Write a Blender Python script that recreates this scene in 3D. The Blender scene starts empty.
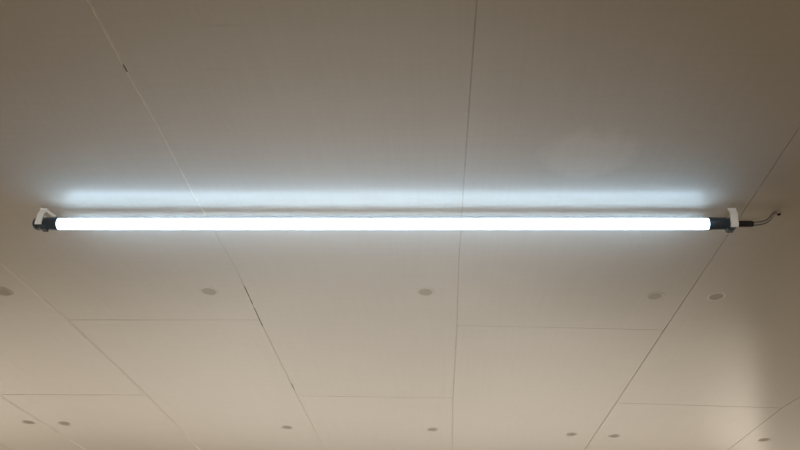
import bpy, bmesh, math, random
from mathutils import Vector, Matrix
random.seed(7)
PI = math.pi
scene = bpy.context.scene
COL = scene.collection

# ------------------------------------------------------------------ camera
F = 620.0                                   # focal length in pixels of an 800 px wide frame
PITCH = math.atan((665 - 225) / F)          # the seams run to a point 440 px under the frame centre
CAMZ = 1.75
VX, CY = 440.0, 225.0
cd = bpy.data.cameras.new('camera')
cd.sensor_width = 36.0
cd.lens = F / 800 * 36.0
cd.shift_x = -(VX - 400) / 800
cd.clip_start = 0.01
cam = bpy.data.objects.new('camera', cd)
COL.objects.link(cam)
cam.location = (0, 0, CAMZ)
cam.rotation_euler = (PI / 2 + PITCH, 0, 0)
scene.camera = cam

CEIL = CAMZ + 0.6565
TUBE_Y, TUBE_Z = 0.880, CAMZ + 0.6268
TUBE_D = TUBE_Y * math.cos(PITCH) + (TUBE_Z - CAMZ) * math.sin(PITCH)


def at(px, py, z=CEIL):
    """point of the photograph on the level plane z"""
    u, v = (px - VX) / F, (CY - py) / F
    d = Vector((u, math.cos(PITCH) - v * math.sin(PITCH), math.sin(PITCH) + v * math.cos(PITCH)))
    t = (z - CAMZ) / d.z
    return Vector((d.x * t, d.y * t, z))


def tx(px):
    return (px - VX) * (TUBE_D - .009) / F


# ------------------------------------------------------------------ materials
def new_mat(name):
    m = bpy.data.materials.new(name)
    m.use_nodes = True
    nt = m.node_tree
    return m, nt, nt.nodes, nt.links, nt.nodes['Principled BSDF']


def plain(name, col, rough=0.5, spec=0.5, bump=0.0, bscale=400, var=0.08):
    m, nt, N, L, b = new_mat(name)
    b.inputs['Roughness'].default_value = rough
    b.inputs['Specular IOR Level'].default_value = spec
    tc = N.new('ShaderNodeTexCoord')
    nz = N.new('ShaderNodeTexNoise')
    nz.inputs['Scale'].default_value = bscale
    L.new(tc.outputs['Object'], nz.inputs['Vector'])
    r = N.new('ShaderNodeMix'); r.data_type = 'RGBA'
    r.inputs['A'].default_value = (*[c * (1 - var) for c in col], 1)
    r.inputs['B'].default_value = (*[min(1, c * (1 + var)) for c in col], 1)
    L.new(nz.outputs['Fac'], r.inputs['Factor'])
    L.new(r.outputs['Result'], b.inputs['Base Color'])
    if bump:
        bp = N.new('ShaderNodeBump')
        bp.inputs['Strength'].default_value = bump
        bp.inputs['Distance'].default_value = 0.001
        L.new(nz.outputs['Fac'], bp.inputs['Height'])
        L.new(bp.outputs['Normal'], b.inputs['Normal'])
    return m


PANEL_COL = (0.455, 0.425, 0.382)


def panel_material():
    m, nt, N, L, b = new_mat('painted_panel')
    geo = N.new('ShaderNodeNewGeometry')

    def mapping(sc):
        mp = N.new('ShaderNodeMapping')
        mp.inputs['Scale'].default_value = sc
        L.new(geo.outputs['Position'], mp.inputs['Vector'])
        return mp

    def noise(vec, scale, detail=4.0):
        n = N.new('ShaderNodeTexNoise')
        n.inputs['Scale'].default_value = scale
        n.inputs['Detail'].default_value = detail
        L.new(vec, n.inputs['Vector'])
        return n

    def rng(sock, a, b_, c, d):
        r = N.new('ShaderNodeMapRange')
        r.inputs[1].default_value = a; r.inputs[2].default_value = b_
        r.inputs[3].default_value = c; r.inputs[4].default_value = d
        L.new(sock, r.inputs[0])
        return r.outputs[0]

    def mul(a, b_):
        k = N.new('ShaderNodeMath'); k.operation = 'MULTIPLY'
        L.new(a, k.inputs[0])
        if hasattr(b_, 'links'):
            L.new(b_, k.inputs[1])
        else:
            k.inputs[1].default_value = b_
        return k.outputs[0]

    blotch = noise(geo.outputs['Position'], 3.0, 3)               # broad uneven soiling
    streak = noise(mapping((3, 90, 1)).outputs[0], 2.0, 3)        # roller streaks across the boards
    strk2 = noise(mapping((70, 3, 1)).outputs[0], 2.0, 3)         # brush streaks along them
    fine = noise(geo.outputs['Position'], 260.0, 2)
    f = mul(rng(blotch.outputs['Fac'], 0, 1, .93, 1.07), rng(streak.outputs['Fac'], 0, 1, .965, 1.035))
    f = mul(f, rng(strk2.outputs['Fac'], 0, 1, .965, 1.035))
    f = mul(f, rng(fine.outputs['Fac'], 0, 1, .965, 1.035))
    # touched-up area of paint right of the middle seam
    c = at(588, 152)
    sub = N.new('ShaderNodeVectorMath'); sub.operation = 'SUBTRACT'
    L.new(geo.outputs['Position'], sub.inputs[0]); sub.inputs[1].default_value = c
    wn = noise(geo.outputs['Position'], 14.0, 4)
    w = N.new('ShaderNodeVectorMath'); w.operation = 'MULTIPLY_ADD'
    L.new(wn.outputs['Color'], w.inputs[0]); w.inputs[1].default_value = (.12, .12, 0)
    off = N.new('ShaderNodeVectorMath'); off.operation = 'SUBTRACT'
    L.new(sub.outputs[0], off.inputs[0]); off.inputs[1].default_value = (.06, .06, 0)
    L.new(off.outputs[0], w.inputs[2])
    sc = N.new('ShaderNodeVectorMath'); sc.operation = 'MULTIPLY'
    L.new(w.outputs[0], sc.inputs[0]); sc.inputs[1].default_value = (1 / .075, 1 / .05, 0)
    ln = N.new('ShaderNodeVectorMath'); ln.operation = 'LENGTH'
    L.new(sc.outputs[0], ln.inputs[0])
    f = mul(f, rng(ln.outputs['Value'], .75, 1.15, 1.11, 1.0))
    col = N.new('ShaderNodeVectorMath'); col.operation = 'SCALE'
    col.inputs[0].default_value = PANEL_COL
    L.new(f, col.inputs['Scale'])
    L.new(col.outputs[0], b.inputs['Base Color'])
    L.new(rng(blotch.outputs['Fac'], 0, 1, .205, .235), b.inputs['Roughness'])
    b.inputs['Specular IOR Level'].default_value = 0.075
    wave = noise(mapping((5, 3, 1)).outputs[0], 2.2, 1)
    bp = N.new('ShaderNodeBump'); bp.inputs['Strength'].default_value = .0; bp.inputs['Distance'].default_value = .004
    bp2 = N.new('ShaderNodeBump'); bp2.inputs['Strength'].default_value = .10; bp2.inputs['Distance'].default_value = .0006
    L.new(wave.outputs['Fac'], bp.inputs['Height'])
    L.new(fine.outputs['Fac'], bp2.inputs['Height'])
    L.new(bp.outputs['Normal'], bp2.inputs['Normal'])
    L.new(bp2.outputs['Normal'], b.inputs['Normal'])
    return m


M_PANEL = panel_material()
M_BACK = plain('dark_void', (0.035, 0.028, 0.022), .9, .1)
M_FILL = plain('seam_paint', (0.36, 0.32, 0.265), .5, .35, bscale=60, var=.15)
M_FILL_LIT = plain('seam_paint_lit', (0.51, 0.46, 0.39), .5, .35, bscale=60, var=.12)  # paler tone stands in for light caught on the raised bead
M_FILL_DARK = plain('seam_filler_dark', (0.33, 0.285, 0.23), .7, .2, bscale=40, var=.3)  # darker filler tone for the thin dark seams
M_FILL_SOFT = plain('seam_paint_soft', (0.43, 0.395, 0.348), .4, .3, bscale=30, var=.12)
M_CAP = plain('grey_cap', (0.42, 0.38, 0.325), .5, .3, bscale=80, var=.1)
M_CAPL = plain('pale_cap_rim', (0.50, 0.47, 0.42), .45, .3, bscale=80, var=.1)
M_CAPD = plain('grey_cap_hollow', (0.32, 0.29, 0.25), .6, .25, bscale=80, var=.1)
M_BLACK = plain('black_plastic', (0.030, 0.045, 0.062), .3, .5, bump=.1, var=.2)  # black lifted towards blue: the tube's glow put into the colour
M_RUBBER = plain('black_rubber', (0.014, 0.013, 0.013), .6, .35, bump=.2, var=.2)
M_CLIP = plain('white_clip', (0.88, 0.88, 0.87), .4, .4, var=.05)
M_ALU = plain('aluminium_back', (0.55, 0.56, 0.58), .4, .5, var=.05)
M_CABLE = plain('grey_cable', (0.36, 0.32, 0.28), .4, .5, var=.15)
M_WIRE = plain('dark_wire', (0.022, 0.019, 0.018), .5, .4, var=.15)

M_GLOW, nt, N, L, b = new_mat('lit_diffuser')
b.inputs['Base Color'].default_value = (.9, .93, .95, 1)
b.inputs['Roughness'].default_value = .35
b.inputs['Emission Color'].default_value = (.50, .75, 1.0, 1)
b.inputs['Emission Strength'].default_value = 19.5


# ------------------------------------------------------------------ mesh helpers
def obj(name, bm, mat, parent=None, smooth=False, kind=None, bevel=0):
    bmesh.ops.recalc_face_normals(bm, faces=bm.faces[:])
    me = bpy.data.meshes.new(name)
    bm.to_mesh(me); bm.free()
    if smooth:
        for p in me.polygons:
            p.use_smooth = True
    me.materials.append(mat)
    o = bpy.data.objects.new(name, me)
    COL.objects.link(o)
    if parent:
        o.parent = parent
        o.matrix_parent_inverse = Matrix.Translation(parent.location).inverted()
    if kind:
        o['kind'] = kind
    if bevel:
        md = o.modifiers.new('bevel', 'BEVEL'); md.width = bevel; md.segments = 2
        md.limit_method = 'ANGLE'; md.angle_limit = math.radians(40)
    if smooth:
        try:
            me.set_sharp_from_angle(angle=math.radians(38))
        except Exception:
            pass
    return o


def thing(name, label, cat, loc, group=None):
    o = bpy.data.objects.new(name, None)
    COL.objects.link(o)
    o.location = loc
    o.empty_display_size = .02
    o['label'] = label; o['category'] = cat
    if group:
        o['group'] = group
    return o


def slab(bm, quad, z0, z1):
    """a board from four plan corners"""
    lo = [bm.verts.new((p[0], p[1], z0)) for p in quad]
    hi = [bm.verts.new((p[0], p[1], z1)) for p in quad]
    bm.faces.new(lo); bm.faces.new(hi[::-1])
    n = len(quad)
    for i in range(n):
        j = (i + 1) % n
        bm.faces.new((lo[i], hi[i], hi[j], lo[j]))


def revolve(bm, prof, origin, axis='X', seg=48):
    """profile of (along, radius) turned about an axis; closed at ends of radius 0"""
    rings = []
    for a, r in prof:
        ring = []
        for k in range(seg if r > 1e-6 else 1):
            t = 2 * PI * k / seg
            if axis == 'X':
                v = (a, r * math.cos(t), r * math.sin(t))
            else:
                v = (r * math.cos(t), r * math.sin(t), a)
            ring.append(bm.verts.new(Vector(v) + Vector(origin)))
        rings.append(ring)
    for A, B in zip(rings, rings[1:]):
        for k in range(seg):
            k2 = (k + 1) % seg
            if len(A) == 1 and len(B) == 1:
                continue
            if len(A) == 1:
                bm.faces.new((A[0], B[k], B[k2]))
            elif len(B) == 1:
                bm.faces.new((A[k], A[k2], B[0]))
            else:
                bm.faces.new((A[k], A[k2], B[k2], B[k]))


def sweep(bm, pts, radii, seg=14, flat=1.0, up=Vector((0, 0, 1))):
    rings = []
    n = len(pts)
    for i, p in enumerate(pts):
        p = Vector(p)
        t = (Vector(pts[min(i + 1, n - 1)]) - Vector(pts[max(i - 1, 0)])).normalized()
        s = t.cross(up)
        if s.length < 1e-4:
            s = Vector((1, 0, 0))
        s.normalize()
        u = s.cross(t).normalized()
        r = radii if isinstance(radii, (int, float)) else radii[i]
        rings.append([bm.verts.new(p + s * (r * flat * math.cos(2 * PI * k / seg)) + u * (r * math.sin(2 * PI * k / seg)))
                      for k in range(seg)])
    for A, B in zip(rings, rings[1:]):
        for k in range(seg):
            bm.faces.new((A[k], A[(k + 1) % seg], B[(k + 1) % seg], B[k]))
    bm.faces.new(rings[0][::-1]); bm.faces.new(rings[-1])


def spline(ctrl, n=12):
    out = []
    P = [Vector(c) for c in ctrl]
    P = [P[0] * 2 - P[1]] + P + [P[-1] * 2 - P[-2]]
    for i in range(1, len(P) - 2):
        for k in range(n):
            t = k / n
            a, b_, c, d = P[i - 1:i + 3]
            out.append(.5 * (2 * b_ + (c - a) * t + (2 * a - 5 * b_ + 4 * c - d) * t * t + (3 * b_ - a - 3 * c + d) * t ** 3))
    out.append(P[-2])
    return out


# ------------------------------------------------------------------ ceiling
YN, YF = -0.6, 6.0
seam_px = {                       # points of each long seam as the photograph shows it
    'A': [(88, 0), (125, 68), (160, 130), (195, 197), (237, 270), (262, 325), (297, 395), (325, 450)],
    'B': [(477, 0), (470, 95), (464, 180), (459, 260), (457, 325), (453, 398), (452, 450)],
    'C': [(800, 127), (745, 209.5), (720, 247), (697, 281), (663.5, 331), (618, 400), (585, 449)],
    'D': [(0, 262), (67, 320), (147, 395), (200, 450)],
    'E': [(0, 396), (45, 424), (86, 450)],
    'G': [(800, 397), (782, 408), (728, 450)],
}
seams = {}
for k, pts in seam_px.items():
    w = [at(*p) for p in pts]
    # straight-line extension to both ends of the ceiling
    d0 = (w[-1].x - w[0].x) / (w[-1].y - w[0].y)
    w = [Vector((w[0].x + d0 * (YN - w[0].y), YN, CEIL))] + w + [Vector((w[-1].x + d0 * (YF - w[-1].y), YF, CEIL))]
    seams[k] = w


def edge(x, dy=0):
    return [Vector((x, YN, CEIL)), Vector((x, YF, CEIL))]


width = .44
order = [edge(-2.6), edge(-2.05), edge(-1.60), seams['E'], seams['D'], seams['A'], seams['B'], seams['C'], seams['G'],
         edge(1.55), edge(2.02), edge(2.6)]
cross_px = {3: ((0, 394.5), (147, 395)), 4: ((67, 320), (258, 320)), 5: ((297, 396), (453, 398)), 6: ((457, 325.5), (664, 330)),
            7: ((617, 403), (782, 408))}


def xs(seam, y):
    for a, b_ in zip(seam, seam[1:]):
        if a.y <= y <= b_.y:
            return a.x + (b_.x - a.x) * (y - a.y) / (b_.y - a.y)
    return seam[-1].x


ceiling_bm = bmesh.new()
slab(ceiling_bm, [(-2.6, YN), (2.6, YN), (2.6, YF), (-2.6, YF)], CEIL + .012, CEIL + .06)
ceiling = obj('ceiling', ceiling_bm, M_BACK, kind='structure')

G = .0009                        # half the gap between boards
for ci in range(len(order) - 1):
    Ls, Rs = order[ci], order[ci + 1]
    if ci in cross_px:
        a, b_ = [at(*p) for p in cross_px[ci]]
        cut = [(a.x, a.y), (b_.x, b_.y)]
    else:
        yy = 1.32 + .5 * (ci % 2)
        cut = [(-9, yy), (9, yy)]
    sl = (cut[1][1] - cut[0][1]) / (cut[1][0] - cut[0][0])
    cy = lambda x: cut[0][1] + sl * (x - cut[0][0])
    yl = yr = 1.5
    for _ in range(20):
        yl = cy(xs(Ls, yl)); yr = cy(xs(Rs, yr))
    far_l, far_r = yl + 1.9, yr + 1.9
    spans = [((YN, YN), (yl, yr)), ((yl, yr), (far_l, far_r)), ((far_l, far_r), (YF, YF))]
    for (l0, r0), (l1, r1) in spans:
        left = [(xs(Ls, l0), l0)] + [(p.x, p.y) for p in Ls if l0 + .01 < p.y < l1 - .01] + [(xs(Ls, l1), l1)]
        right = [(xs(Rs, r0), r0)] + [(p.x, p.y) for p in Rs if r0 + .01 < p.y < r1 - .01] + [(xs(Rs, r1), r1)]
        quad = [(x + G, min(max(y, l0 + G * .8), l1 - G * .8)) for x, y in left]
        quad += [(x - G, min(max(y, r0 + G * .8), r1 - G * .8)) for x, y in reversed(right)]
        bm = bmesh.new()
        slab(bm, quad, CEIL, CEIL + .012)
        obj('ceiling_panel', bm, M_PANEL, ceiling, bevel=.0003)


def filler(name, pts, mat, w, z, jag=0.0, skips=(), step=.006, bead=0.0, up=.0):
    """a run of seam filler between boards, left out where it has fallen away"""
    bm = bmesh.new()
    line = []
    for a, b_ in zip(pts, pts[1:]):
        n = max(1, int((b_ - a).length / step))
        line += [a.lerp(b_, k / n) for k in range(n)]
    line.append(pts[-1])
    prev = None
    seg = 5
    for i, p in enumerate(line):
        if any(s0 <= p.y <= s1 for s0, s1 in skips):
            prev = None
            continue
        t = (line[min(i + 1, len(line) - 1)] - line[max(i - 1, 0)]).normalized()
        s = Vector((t.y, -t.x, 0))
        wl = w * (1 + jag * random.uniform(-1, 1)); wr = w * (1 + jag * random.uniform(-1, 1))
        bh = bead * (1 + jag * .6 * random.uniform(-1, 1))
        ring = []
        for k in range(seg):
            q = -1 + 2 * k / (seg - 1)
            ww = wl if q < 0 else wr
            ring.append(bm.verts.new(Vector((p.x, p.y, CEIL + z - bh * (1 - q * q))) + s * (ww * q)))
        if prev:
            for k in range(seg - 1):
                bm.faces.new((prev[k], prev[k + 1], ring[k + 1], ring[k]))
        prev = ring
    return obj(name, bm, mat, ceiling, smooth=True)


def yof(px, py):
    return at(px, py).y


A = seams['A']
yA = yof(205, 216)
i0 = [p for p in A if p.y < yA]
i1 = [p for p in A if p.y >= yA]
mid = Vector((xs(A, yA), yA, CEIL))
filler('seam_filler', i0 + [mid], M_FILL_LIT, .0016, .0, .5, [(yof(126, 67), yof(126, 70.5))], bead=.0005)
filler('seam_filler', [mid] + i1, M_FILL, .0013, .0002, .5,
       [(yof(244, 287), yof(248, 297)), (yof(251, 300), yof(252.5, 304)), (yof(255, 309), yof(263, 326)), (yof(292, 384), yof(294, 389))])
filler('seam_filler', seams['B'], M_FILL, .0011, .0005, .4)
filler('seam_filler', seams['C'], M_FILL_DARK, .0011, .0012, .4, [(yof(668, 325), yof(662, 334))])
filler('seam_filler', seams['G'], M_FILL_DARK, .0011, .0012, .4, [(yof(784, 406), yof(779, 411))])
filler('seam_filler', seams['D'], M_FILL_SOFT, .0044, -.0001, .12, bead=.0002)
filler('seam_filler', seams['E'], M_FILL_SOFT, .0038, -.0001, .12, bead=.0002)
for k in (3, 4, 5, 6, 7):
    a, b_ = [at(*p) for p in cross_px[k]]
    filler('seam_filler', [a, b_], M_FILL if k != 4 else M_FILL_DARK, .0010, .0007, .4)

for a, b_ in (((200, 27), (240, 26)), ((200, 70), (236, 70.5)), ((216, 156), (240, 158))):
    filler('paint_ridge', [at(*a), at(*b_)], M_PANEL, .0011, 0, .5, bead=.00028)

# ------------------------------------------------------------------ round fixing caps
cap_px = [
    ((3, 291.5), 'round grey fixing cap on the ceiling, cut by the left edge of the photo'),
    ((209, 291.5), 'round grey fixing cap just left of the chipped black seam'),
    ((425.5, 292), 'round grey fixing cap below the middle of the tube, just left of the middle seam'),
    ((655, 296), 'round grey fixing cap under the right half of the tube, left of the slanting seam'),
    ((716.5, 296.5), 'round pale-rimmed fixing cap right of the slanting seam, below the black cable connector'),
    ((28.5, 422.5), 'small grey fixing cap at bottom left, the outer of the close pair'),
    ((64.5, 423.5), 'small grey fixing cap at bottom left, the inner of the close pair'),
    ((287, 427.5), 'small grey fixing cap at the bottom edge, left of the lower chipped seam'),
    ((432.5, 429.5), 'small grey fixing cap at the bottom edge, just left of the middle seam'),
    ((571.5, 434.5), 'small grey fixing cap at the bottom edge, just left of the right slanting seam'),
    ((614, 436), 'small grey fixing cap at the bottom edge, just right of the right slanting seam'),
    ((764, 440), 'small grey fixing cap in the bottom right corner, beyond the last seam'),
]
R = .0200
proto_parts = None
for (px, py), lab in cap_px:
    p = at(px, py)
    t = thing('fixing_cap', lab, 'cap', p, 'round fixing caps in the ceiling boards')
    if proto_parts is None:
        bm = bmesh.new()
        revolve(bm, [(0.0, R), (-.0006, R * .96), (-.0008, R * .9), (-.0006, R * .80), (-.0002, R * .72)], p, axis='Z', seg=40)
        rim = obj('rim', bm, M_CAP, t, smooth=True)
        bm = bmesh.new()
        revolve(bm, [(-.0002, R * .73), (-.0001, R * .55), (-.0002, R * .3), (-.0002, 0)], p, axis='Z', seg=40)
        disc = obj('disc', bm, M_CAPD, t, smooth=True)
        proto_parts = (rim, disc, p.copy())
    else:
        for src in proto_parts[:2]:
            c = src.copy()
            COL.objects.link(c)
            c.parent = t
            if 'pale' in lab and src is proto_parts[0]:
                c.material_slots[0].link = 'OBJECT'
                c.material_slots[0].material = M_CAPL
                c['label'] = 'pale rim'
            # the mesh is modelled at the first cap; the parent inverse of that cap brings it to the Empty
            c.matrix_parent_inverse = src.matrix_parent_inverse.copy()

# ------------------------------------------------------------------ the tube light
base = Vector((tx(383), TUBE_Y, TUBE_Z))
lamp = thing('tube_light', 'long lit white tube light with black end caps clipped under the ceiling', 'lamp', base)
RT = .0098
XL, XR = tx(50), tx(716)
O = Vector((0, TUBE_Y, TUBE_Z))


def arc_shell(bm, x0, x1, r0, r1, a0, a1, seg=40):
    """part of a tube wall, angles measured from straight up"""
    rows = []
    for k in range(seg + 1):
        a = a0 + (a1 - a0) * k / seg
        s, c = math.sin(a), math.cos(a)
        rows.append([bm.verts.new(O + Vector((x, r * s, r * c))) for x in (x0, x1) for r in (r0, r1)])
    for A_, B_ in zip(rows, rows[1:]):
        bm.faces.new((A_[1], A_[3], B_[3], B_[1]))
        bm.faces.new((A_[0], B_[0], B_[2], A_[2]))
        bm.faces.new((A_[0], A_[1], B_[1], B_[0]))
        bm.faces.new((A_[2], B_[2], B_[3], A_[3]))
    for r_ in (rows[0], rows[-1]):
        bm.faces.new((r_[0], r_[2], r_[3], r_[1]))


AL = math.radians(51)
bm = bmesh.new(); arc_shell(bm, XL, XR, RT - .0012, RT, AL, 2 * PI - AL)
obj('diffuser', bm, M_GLOW, lamp, smooth=True)
bm = bmesh.new(); arc_shell(bm, XL, XR, RT - .003, RT + .0003, -AL + .003, AL - .003, 24)
obj('back_channel', bm, M_ALU, lamp, smooth=True)

# left cap: body, neck under the clip, end flange, latch
RC = .0116
bm = bmesh.new()
x = tx
revolve(bm, [(x(56.5), RT * .8), (x(56.5), RC * .97), (x(56), RC), (x(44.6), RC), (x(43.2), RC * .95), (x(42.6), RC * .86),
             (x(36.6), RC * .82), (x(36), RC * .98), (x(34.2), RC * 1.0), (x(32.6), RC * .86), (x(31.8), RC * .6), (x(31.6), 0)], O, 'X', 56)
lc = obj('end_cap', bm, M_BLACK, lamp, smooth=True)


def latch(x0, x1, z0, z1, hw, parent):
    bm = bmesh.new()
    slab(bm, [(x0, TUBE_Y - hw), (x1, TUBE_Y - hw), (x1, TUBE_Y + hw), (x0, TUBE_Y + hw)], TUBE_Z + z0, TUBE_Z + z1)
    # narrow the underside
    for v in bm.verts:
        if v.co.z < TUBE_Z + (z0 + z1) / 2:
            v.co.x = (x0 + x1) / 2 + (v.co.x - (x0 + x1) / 2) * .7
    o = obj('latch', bm, M_BLACK, parent, bevel=.0006)


latch(x(40.5), x(47), -.0140, -.009, .005, lc)

bm = bmesh.new()
revolve(bm, [(x(709.5), RT * .8), (x(709.5), RC * .97), (x(710), RC), (x(727), RC), (x(728.5), RC * .95), (x(729), RC * .86),
             (x(736.6), RC * .82), (x(737.4), RC * .78), (x(738), RC * .5), (x(738.2), 0)], O, 'X', 56)
rc = obj('end_cap', bm, M_BLACK, lamp, smooth=True)
latch(x(726), x(735), -.0158, -.008, .005, rc)

# connector sleeve with shallow grip rings
prof = [(x(736.5), 0), (x(736.5), .0054)]
for k in range(7):
    a = 739 + k * 2.1
    prof += [(x(a), .0056), (x(a + 1.3), .0056), (x(a + 1.5), .0051), (x(a + 1.9), .0051)]
prof += [(x(754), .0056), (x(755.2), .0050), (x(755.4), 0)]
bm = bmesh.new(); revolve(bm, prof, O, 'X', 32)
obj('cable_connector', bm, M_RUBBER, lamp, smooth=True)

# flat twin cable from the connector up to the hole in the ceiling: light sheath, dark core on each side
hole = at(778.8, 214.2)


def on_tube(px, py, frac):
    """point between the tube's height and the ceiling"""
    z = TUBE_Z + (CEIL - TUBE_Z) * frac
    q = at(px, py, z)
    return q


ctr = [O + Vector((x(753), 0, 0)), O + Vector((x(757), 0, .0002)), on_tube(763, 222.6, .06), on_tube(768, 220.2, .22), on_tube(771.4, 216.8, .5),
       on_tube(773.6, 213.6, .80), at(776.4, 212.2, CEIL + .001)]
path = spline(ctr, 10)
bm = bmesh.new(); sweep(bm, path, [.0024 - .0008 * (i / len(path)) for i in range(len(path))], 14)
cb = obj('power_cable', bm, M_CABLE, lamp, smooth=True)
view_up = Vector((0, -math.sin(PITCH), math.cos(PITCH)))
for sgn in (-1, 1):
    n = len(path)
    pts = []
    for i, p in enumerate(path):
        t = (path[min(i + 1, n - 1)] - path[max(i - 1, 0)]).normalized()
        side = t.cross(Vector((0, math.cos(PITCH), math.sin(PITCH)))).normalized()
        pts.append(p + side * (sgn * .0028 * (1 - .65 * i / n)))
    bm = bmesh.new(); sweep(bm, pts, .0011, 8)
    obj('wire', bm, M_WIRE, cb, smooth=True)

# grommet at the hole
gr = thing('cable_grommet', 'small dark hole plug in the ceiling at the end of the grey cable', 'plug', hole)
bm = bmesh.new()
revolve(bm, [(0.0, .0034), (-.0012, .0032), (-.0018, .0024), (-.0012, .0014), (-.0002, .0012), (-.0002, 0)], hole, 'Z', 28)
obj('ring', bm, M_RUBBER, gr, smooth=True)


# ------------------------------------------------------------------ the two clips
def clip(label, x0, x1, lean, brace, wrap):
    xm = (x0 + x1) / 2
    root = thing('mounting_clip', label, 'clip', (xm, TUBE_Y, CEIL), 'clips holding the tube light')
    # base plate on the ceiling
    bm = bmesh.new()
    ri, ro = RC * .84, RC * .84 + .0024
    slab(bm, [(x0 + lean - .0006, TUBE_Y - ro + .0052), (x1 + lean + .0006, TUBE_Y - ro + .0052),
              (x1 + lean + .0006, TUBE_Y - ro + .0102), (x0 + lean - .0006, TUBE_Y - ro + .0102)], CEIL - .0014, CEIL)
    obj('base_plate', bm, M_CLIP, root, bevel=.0005)
    # strap: curls under the neck in front, runs straight up to the plate, and the same behind
    bm = bmesh.new()
    zt = CEIL - .001
    for s_ in (-1,):
        prof = []
        for k in range(13):
            a = math.radians(wrap - (wrap - 90) * k / 12)
            prof.append((a, None))
        rows = []
        for a, _ in prof:
            rows.append([(s_ * r * math.sin(a), r * math.cos(a), 0.0) for r in (ri, ro)])
        for q in (.5, 1.0):
            rows.append([(s_ * r + .0062 * max(0, 2 * q - 1), (zt - TUBE_Z) * q, lean * q) for r in (ri, ro)])
        vr = [[bm.verts.new((xx + dx, TUBE_Y + dy, TUBE_Z + dz)) for xx in (x0, x1) for dy, dz, dx in rw] for rw in rows]
        for A_, B_ in zip(vr, vr[1:]):
            bm.faces.new((A_[1], A_[3], B_[3], B_[1])); bm.faces.new((A_[0], B_[0], B_[2], A_[2]))
            bm.faces.new((A_[0], A_[1], B_[1], B_[0])); bm.faces.new((A_[2], B_[2], B_[3], A_[3]))
        for r_ in (vr[0], vr[-1]):
            bm.faces.new((r_[0], r_[2], r_[3], r_[1]))
    obj('strap', bm, M_CLIP, root, smooth=True)
    # saddle that the tube is pressed against
    bm = bmesh.new()
    slab(bm, [(x0 + .0008, TUBE_Y - ri), (x1 - .0008, TUBE_Y - ri), (x1 - .0008, TUBE_Y + ri * .3), (x0 + .0008, TUBE_Y + ri * .3)],
         TUBE_Z + RC * .84, TUBE_Z + RC * .84 + .0012)
    obj('saddle', bm, M_CLIP, root)
    if brace:
        bm = bmesh.new()
        sweep(bm, [Vector((x0 + lean, TUBE_Y - ro + .006, CEIL - .002)), Vector((x1 + lean, TUBE_Y - ro + .006, CEIL - .004)),
                   Vector((x1 + .0145, TUBE_Y - .006, TUBE_Z + RC + .0002))], .0028, 4, flat=1.5)
        obj('brace', bm, M_CLIP, root, bevel=.0004)
    return root


clip('white plastic hook clip holding the left end of the tube, beside the round black end', x(35.8), x(42.0), -.0035, True, 128)
clip('white plastic strap clip holding the right end of the tube, beside the cable connector', x(730.4), x(738.0), .0062, False, 152)

# ------------------------------------------------------------------ light
w = bpy.data.worlds.new('world')
scene.world = w
w.use_nodes = True
bg = w.node_tree.nodes['Background']
bg.inputs[0].default_value = (1.0, .60, .18, 1)
bg.inputs[1].default_value = 0.095


def area(name, loc, target, sx, sy, power, col):
    ld = bpy.data.lights.new(name, 'AREA')
    ld.shape = 'RECTANGLE'; ld.size = sx; ld.size_y = sy
    ld.energy = power; ld.color = col
    o = bpy.data.objects.new(name, ld)
    COL.objects.link(o)
    o.location = loc
    o.rotation_euler = (Vector(target) - Vector(loc)).to_track_quat('-Z', 'Z').to_euler()
    return o


area('far_fill', (-.82, 4.0, 1.45), (-.77, 1.9, CEIL), 6.0, .9, 53, (1.0, .885, .73))  # unseen warm fill, added to brighten the far boards
area('left_fill', (-3.0, 1.5, .9), (-.6, 1.5, CEIL), 1.6, 1.2, 15, (1.0, .87, .70))  # added fill with no visible source, lifts the left side

area('right_corner_fill', (2.2, 3.5, 1.7), (1.2, 2.3, CEIL), 1.3, .8, 3.6, (1.0, .89, .75))  # small unseen fill added for the far right corner
area('camera_side_fill', (0, -2.4, 1.95), (0, .9, 2.35), 2.2, .5, 19, (1.0, .95, .88))  # invented frontal fill, brightens the clip fronts and end caps

# unseen spot added behind the camera to brighten the boards beyond the tube
ld = bpy.data.lights.new('boards_fill_spot', 'SPOT')
ld.energy = 262; ld.color = (.94, .95, .96); ld.spot_size = math.radians(29); ld.spot_blend = .5; ld.shadow_soft_size = .35
up = bpy.data.objects.new('boards_fill_spot', ld)
COL.objects.link(up)
up.location = (-.15, -1.0, .3)
up.rotation_euler = (Vector((-.13, 1.66, CEIL)) - up.location).to_track_quat('-Z', 'Y').to_euler()

scene.view_settings.view_transform = 'Standard'
scene.view_settings.look = 'None'
scene.view_settings.exposure = 0
